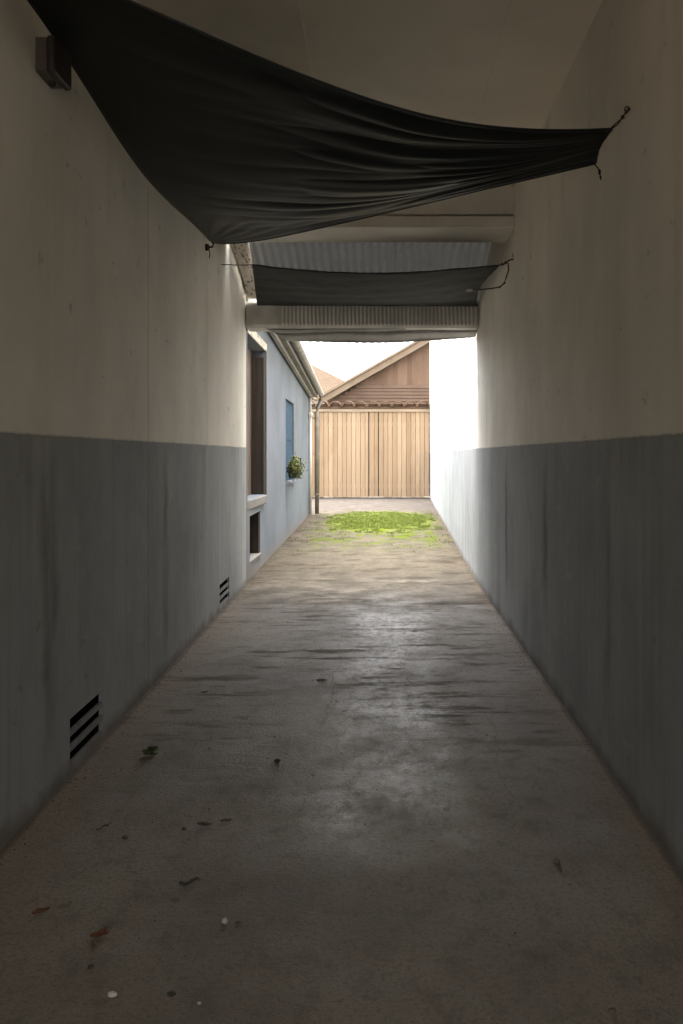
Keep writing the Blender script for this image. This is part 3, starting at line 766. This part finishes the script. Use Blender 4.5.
# grooved horizontal boards below
bm = bmesh.new(); z = zc - .002; k = 0
while z > 1.2:
    zlo = z - .125; xl = max(xs, xs + (z - rz(xs)) / sl) if z > rz(xs) else xs
    prism(bm, [(xl, HY + .19, zlo), (xl, HY + .215, z), (xl, HY + .3, z), (xl, HY + .3, zlo)], (xr - .25 - xl - (xl - xs), 0, 0)); z -= .13
link('cladding', bm, M['clad'], hs)
for k in range(30):
    pass
bm = bmesh.new()
for sgn in (0, 1):
    P = [(x0 - .25, rz(x0) - .15), (ax, rz(ax)), (ax, rz(ax) + .26), (x0 - .25, rz(x0) + .11)]
    if sgn: P = [(2 * ax - x, z) for x, z in P]
    prism(bm, [(x, HY - .12 + (.001 if sgn else 0), z) for x, z in P], (0, .05, 0))
bevel(link('barge_board', bm, M['barge'], hs), .01)
bm = bmesh.new()
for sgn in (0, 1):
    P = [(x0 - .33, rz(x0) + .08), (ax, rz(ax) + .265), (ax, rz(ax) + .36), (x0 - .33, rz(x0) + .17)]
    if sgn: P = [(2 * ax - x, z) for x, z in P]
    prism(bm, [(x, HY - .18, z) for x, z in P], (0, 8, 0))
link('roof', bm, M['barge'], hs)
bm = bmesh.new(); box(bm, xs, xr - .25, HY + .36, HY + 7.6, 0, rz(xs)); link('house_body', bm, M['clad'], hs)

# house far behind, tan hip roof
Y2 = 40.0
fh = empty('far_house', (-6, Y2, 0), 'distant house with a tan shingle hip roof left of the timber gable', 'house')
ap = at(292, 354.5, Y2 + 3)
bm = bmesh.new()
s2 = .57
zb2 = 4.3; w = (ap.z - zb2) / s2
a = bm.verts.new(ap); base = [bm.verts.new((ap.x + sx * w, Y2 + 3 + sy * w, zb2)) for sx, sy in ((-1, -1), (1, -1), (1, 1), (-1, 1))]
for k in range(4): bm.faces.new((a, base[k], base[(k+1) % 4]))
bm.faces.new(base); link('roof', bm, M['shingle'], fh)
bm = bmesh.new(); box(bm, ap.x - w + .4, ap.x + w - .4, Y2 + 3 - w + .4, Y2 + 3 + w - .4, 0, zb2 - .003); link('wall', bm, M['cream'], fh)

# ------------------------------------------------------------------ grass patch
bm = bmesh.new(); rnd = random.Random(11); cnt = 0
while cnt < 42000:
    Y = rnd.uniform(11.2, 19.9); X = rnd.uniform(-1.75, 1.2)
    e = ((X + .15 + .25 * mnoise.noise(Vector((Y * .7, 1, 1)))) / 1.1) ** 2 + ((Y - 17.2) / 2.5) ** 2
    nz = mnoise.noise(Vector((X * 1.6, Y * 1.1, 0))) * .9 + mnoise.noise(Vector((X * 6, Y * 3.5, 4))) * .9
    dens = max(0, 1.35 - e + nz)
    dens2 = .35 * max(0, nz - .05) * max(0, min(1, (Y - 11.3) / 3))
    if rnd.random() > max(min(1, dens * 1.5), dens2): continue
    if X < LX(Y) + .12: continue
    h = .010 + .020 * rnd.random(); a = rnd.uniform(0, 2 * math.pi); ww = .003 + .004 * rnd.random()
    dx, dy = math.cos(a) * ww, math.sin(a) * ww
    lx, ly = rnd.gauss(0, .6) * h, rnd.gauss(0, .6) * h
    bm.faces.new([bm.verts.new((X - dx, Y - dy, 0.001)), bm.verts.new((X + dx, Y + dy, 0.001)), bm.verts.new((X + lx, Y + ly, h))]); cnt += 1
tag(link('grass', bm, M['grass']), 'bright yellow green grass patch on the ground before the gate', 'grass', kind='stuff')

# ------------------------------------------------------------------ litter on the floor
def leafmesh(bm, c, L, W, yaw, curl, cup, seed=0, lift=.0):
    n, m_ = 8, 4; G = []; rn = random.Random(seed)
    for i in range(n + 1):
        row = []
        for j in range(m_ + 1):
            u, v_ = i / n, j / m_ * 2 - 1
            w = W * math.sin(math.pi * min(.97, max(.04, u)) ** .8)
            x_ = (u - .5) * L; y_ = v_ * w * .5
            z_ = lift + .003 + .5 * curl * (2 * u - 1) ** 2 * L + .6 * cup * v_ * v_ * w + .006 * mnoise.noise(Vector((u * 4, v_ * 2, seed)))
            row.append(bm.verts.new((c.x + x_ * math.cos(yaw) - y_ * math.sin(yaw), c.y + x_ * math.sin(yaw) + y_ * math.cos(yaw), max(.003, c.z - .012 + z_))))
        G.append(row)
    for i in range(n):
        for j in range(m_): bm.faces.new((G[i][j], G[i+1][j], G[i+1][j+1], G[i][j+1]))
def dry_leaf(px, py, Lpx, mat, label, yaw=0.3, curl=.25, cup=.45, wr=.5, seed=1, extra=False):
    c = floor_pt(px, py); L = Lpx / F * c.y
    bm = bmesh.new(); leafmesh(bm, c, L, L * wr, yaw, curl, cup, seed)
    if extra: leafmesh(bm, c + Vector((L * .15, L * .1, 0)), L * .6, L * .35, yaw + 1.1, .4, .5, seed + 5, L * .12)
    o = solid(link('dry_leaf', bm, mat, None, True), .0015)
    return tag(o, label, 'leaf', 'dry leaves and litter on the floor')
def pebble(px, py, dpx, mat, label, sq=(1, .8, .6), seed=1, cat='pebble', name='pebble'):
    c = floor_pt(px, py); r = dpx / 2 / F * c.y; bm = bmesh.new()
    lump(bm, (c.x, c.y, r * sq[2] * .9), r, 2, .5, sq, seed)
    return tag(link(name, bm, mat, None, True), label, cat, 'stone chips and pebbles on the floor')
def twig(px0, py0, px1, py1, mat, label, rpx=1.0, seed=1):
    a, b = floor_pt(px0, py0, .008), floor_pt(px1, py1, .008); rn = random.Random(seed); pts = []
    for k in range(7):
        p = a.lerp(b, k / 6); p.x += rn.uniform(-.006, .006); p.y += rn.uniform(-.015, .015); p.z = .006 + rn.uniform(0, .008); pts.append(p)
    r = rpx / F * a.y; bm = bmesh.new(); tube(bm, pts, [r * k for k in (.5, .9, 1.3, 1, 1.2, .8, .3)], 6)
    return tag(link('twig', bm, mat, None, True), label, 'twig', 'twigs and stems on the floor')
# leaf clump standing by the wall vent
c = floor_pt(151, 752); cl_ = bmesh.new()
for k in range(9):
    leafmesh(cl_, c + Vector((random.uniform(-.018, .018), random.uniform(-.02, .02), 0)), .055, .03, k * .8, .4, .5, k, .0025 * k)
tag(solid(link('leaf_clump', cl_, M['gleaf'], None, True), .0015), 'small dark olive clump of leaves on the floor near the larger wall vent', 'leaf clump')
dry_leaf(322, 679, 10, M['dleaf'], 'flat dark leaf lying alone in the middle of the pale floor', .1, .15, .3, .55, 2)
dry_leaf(204, 691, 8, M['bleaf'], 'small curled brown leaf on the floor between the two wall vents', .4, .3, .4, .5, 3)
dry_leaf(41, 909, 17, M['rleaf'], 'single russet leaf on the floor nearest the left edge', .6, .2, .4, .5, 4)
dry_leaf(100, 933, 19, M['rleaf'], 'curled russet leaf pair on the floor, larger of the russet litter', .5, .25, .5, .5, 5, True)
dry_leaf(205, 823, 16, M['bleaf'], 'thin brown curled leaf in front of the two scraps at left of centre', .1, .3, .5, .35, 6)
dry_leaf(226, 819, 11, M['bleaf'], 'small brown leaf scrap just beyond the thin curled leaf', .3, .3, .5, .4, 7)
twig(177, 886, 199, 879, M['dleaf'], 'short dark crooked twig lying left of the white chip', 1.5, 2)
twig(97, 830, 112, 824, M['bleaf'], 'thin pale brown stem on the floor below the larger vent', .8, 3)
pebble(125, 836, 6, M['dleaf'], 'small dark crumb on the floor left of the curled brown leaves', seed=3)
pebble(184, 827, 5, M['stone'], 'tiny grey pebble just left of the thin curled leaf', seed=4)
pebble(225, 920, 7, M['chip'], 'round white stone chip right of the dark twig', (1, .9, .8), 5)
pebble(238, 920, 5, M['dleaf'], 'tiny dark crumb beside the round white chip', seed=6)
pebble(112, 992, 10, M['chip'], 'pale flat stone chip near the bottom edge of the floor', (1, .6, .5), 7)
pebble(91, 964, 6, M['dleaf'], 'small dark crumb between the russet leaf pair and the flat chip', seed=8)
pebble(171, 991, 9, M['dleaf'], 'dark flat crumb right of the pale flat chip', (1, .6, .4), 9)
pebble(557, 861, 7, M['stone'], 'lone pebble on the right side of the floor', (1, .9, .9), 10)
pebble(277, 760, 6, M['dleaf'], 'small dark lump on the floor right of the olive leaf clump', seed=11)
pebble(612, 1008, 8, M['bleaf'], 'brownish crumb near the bottom right corner of the floor', (1, .7, .5), 12)
pebble(199, 1000, 4, M['chip'], 'tiny white speck on the floor at the bottom, right of the dark flat crumb', seed=13)
# grit swept along both wall feet
bm = bmesh.new(); rnd = random.Random(21)
for k in range(1300):
    Y = 2.2 + 9 * rnd.random() ** 1.3
    q = rnd.random()
    if q < .42: X = LX(Y) + .02 + abs(rnd.gauss(0, .05))
    elif q < .84: X = RX(Y) - .02 - abs(rnd.gauss(0, .05))
    else: X = rnd.uniform(-1.3, .95)
    r = .0013 + .003 * rnd.random() ** 3
    ret = bmesh.ops.create_icosphere(bm, subdivisions=1, radius=r, matrix=Matrix.Translation((X, Y, r * .5)))
tag(link('grit', bm, M['bleaf']), 'fine brown grit scattered over the floor along the wall feet', 'grit', kind='stuff')

# ------------------------------------------------------------------ light
w = bpy.data.worlds.new('World'); scn.world = w; w.use_nodes = True
nt = w.node_tree; bg = nt.nodes['Background']
sky = nt.nodes.new('ShaderNodeTexSky'); sky.sky_type = 'NISHITA'; sky.sun_disc = False
SUN = Vector((-.06, .06, .99)).normalized()
el = math.asin(SUN.z); az = math.atan2(SUN.x, SUN.y)
sky.sun_elevation = el; sky.sun_rotation = az; sky.dust_density = 4; sky.air_density = 1.2; sky.ozone_density = .6
hs_ = nt.nodes.new('ShaderNodeHueSaturation'); hs_.inputs['Saturation'].default_value = .18
nt.links.new(sky.outputs[0], hs_.inputs['Color']); nt.links.new(hs_.outputs[0], bg.inputs['Color'])
bg.inputs['Strength'].default_value = .15
sd = bpy.data.lights.new('sun', 'SUN'); sd.energy = 1.15; sd.angle = R(50); sd.color = (1, .95, .88)
so = bpy.data.objects.new('sun', sd); COL.objects.link(so); so.rotation_euler = SUN.to_track_quat('Z', 'Y').to_euler(); so.location = (-6, 0, 12)
vs = scn.view_settings; vs.view_transform = 'Standard'; vs.look = 'None'; vs.gamma = 1; vs.use_curve_mapping = False
vs.exposure = 3.42
scn.cycles.diffuse_bounces = 8; scn.cycles.max_bounces = 10; scn.cycles.glossy_bounces = 3
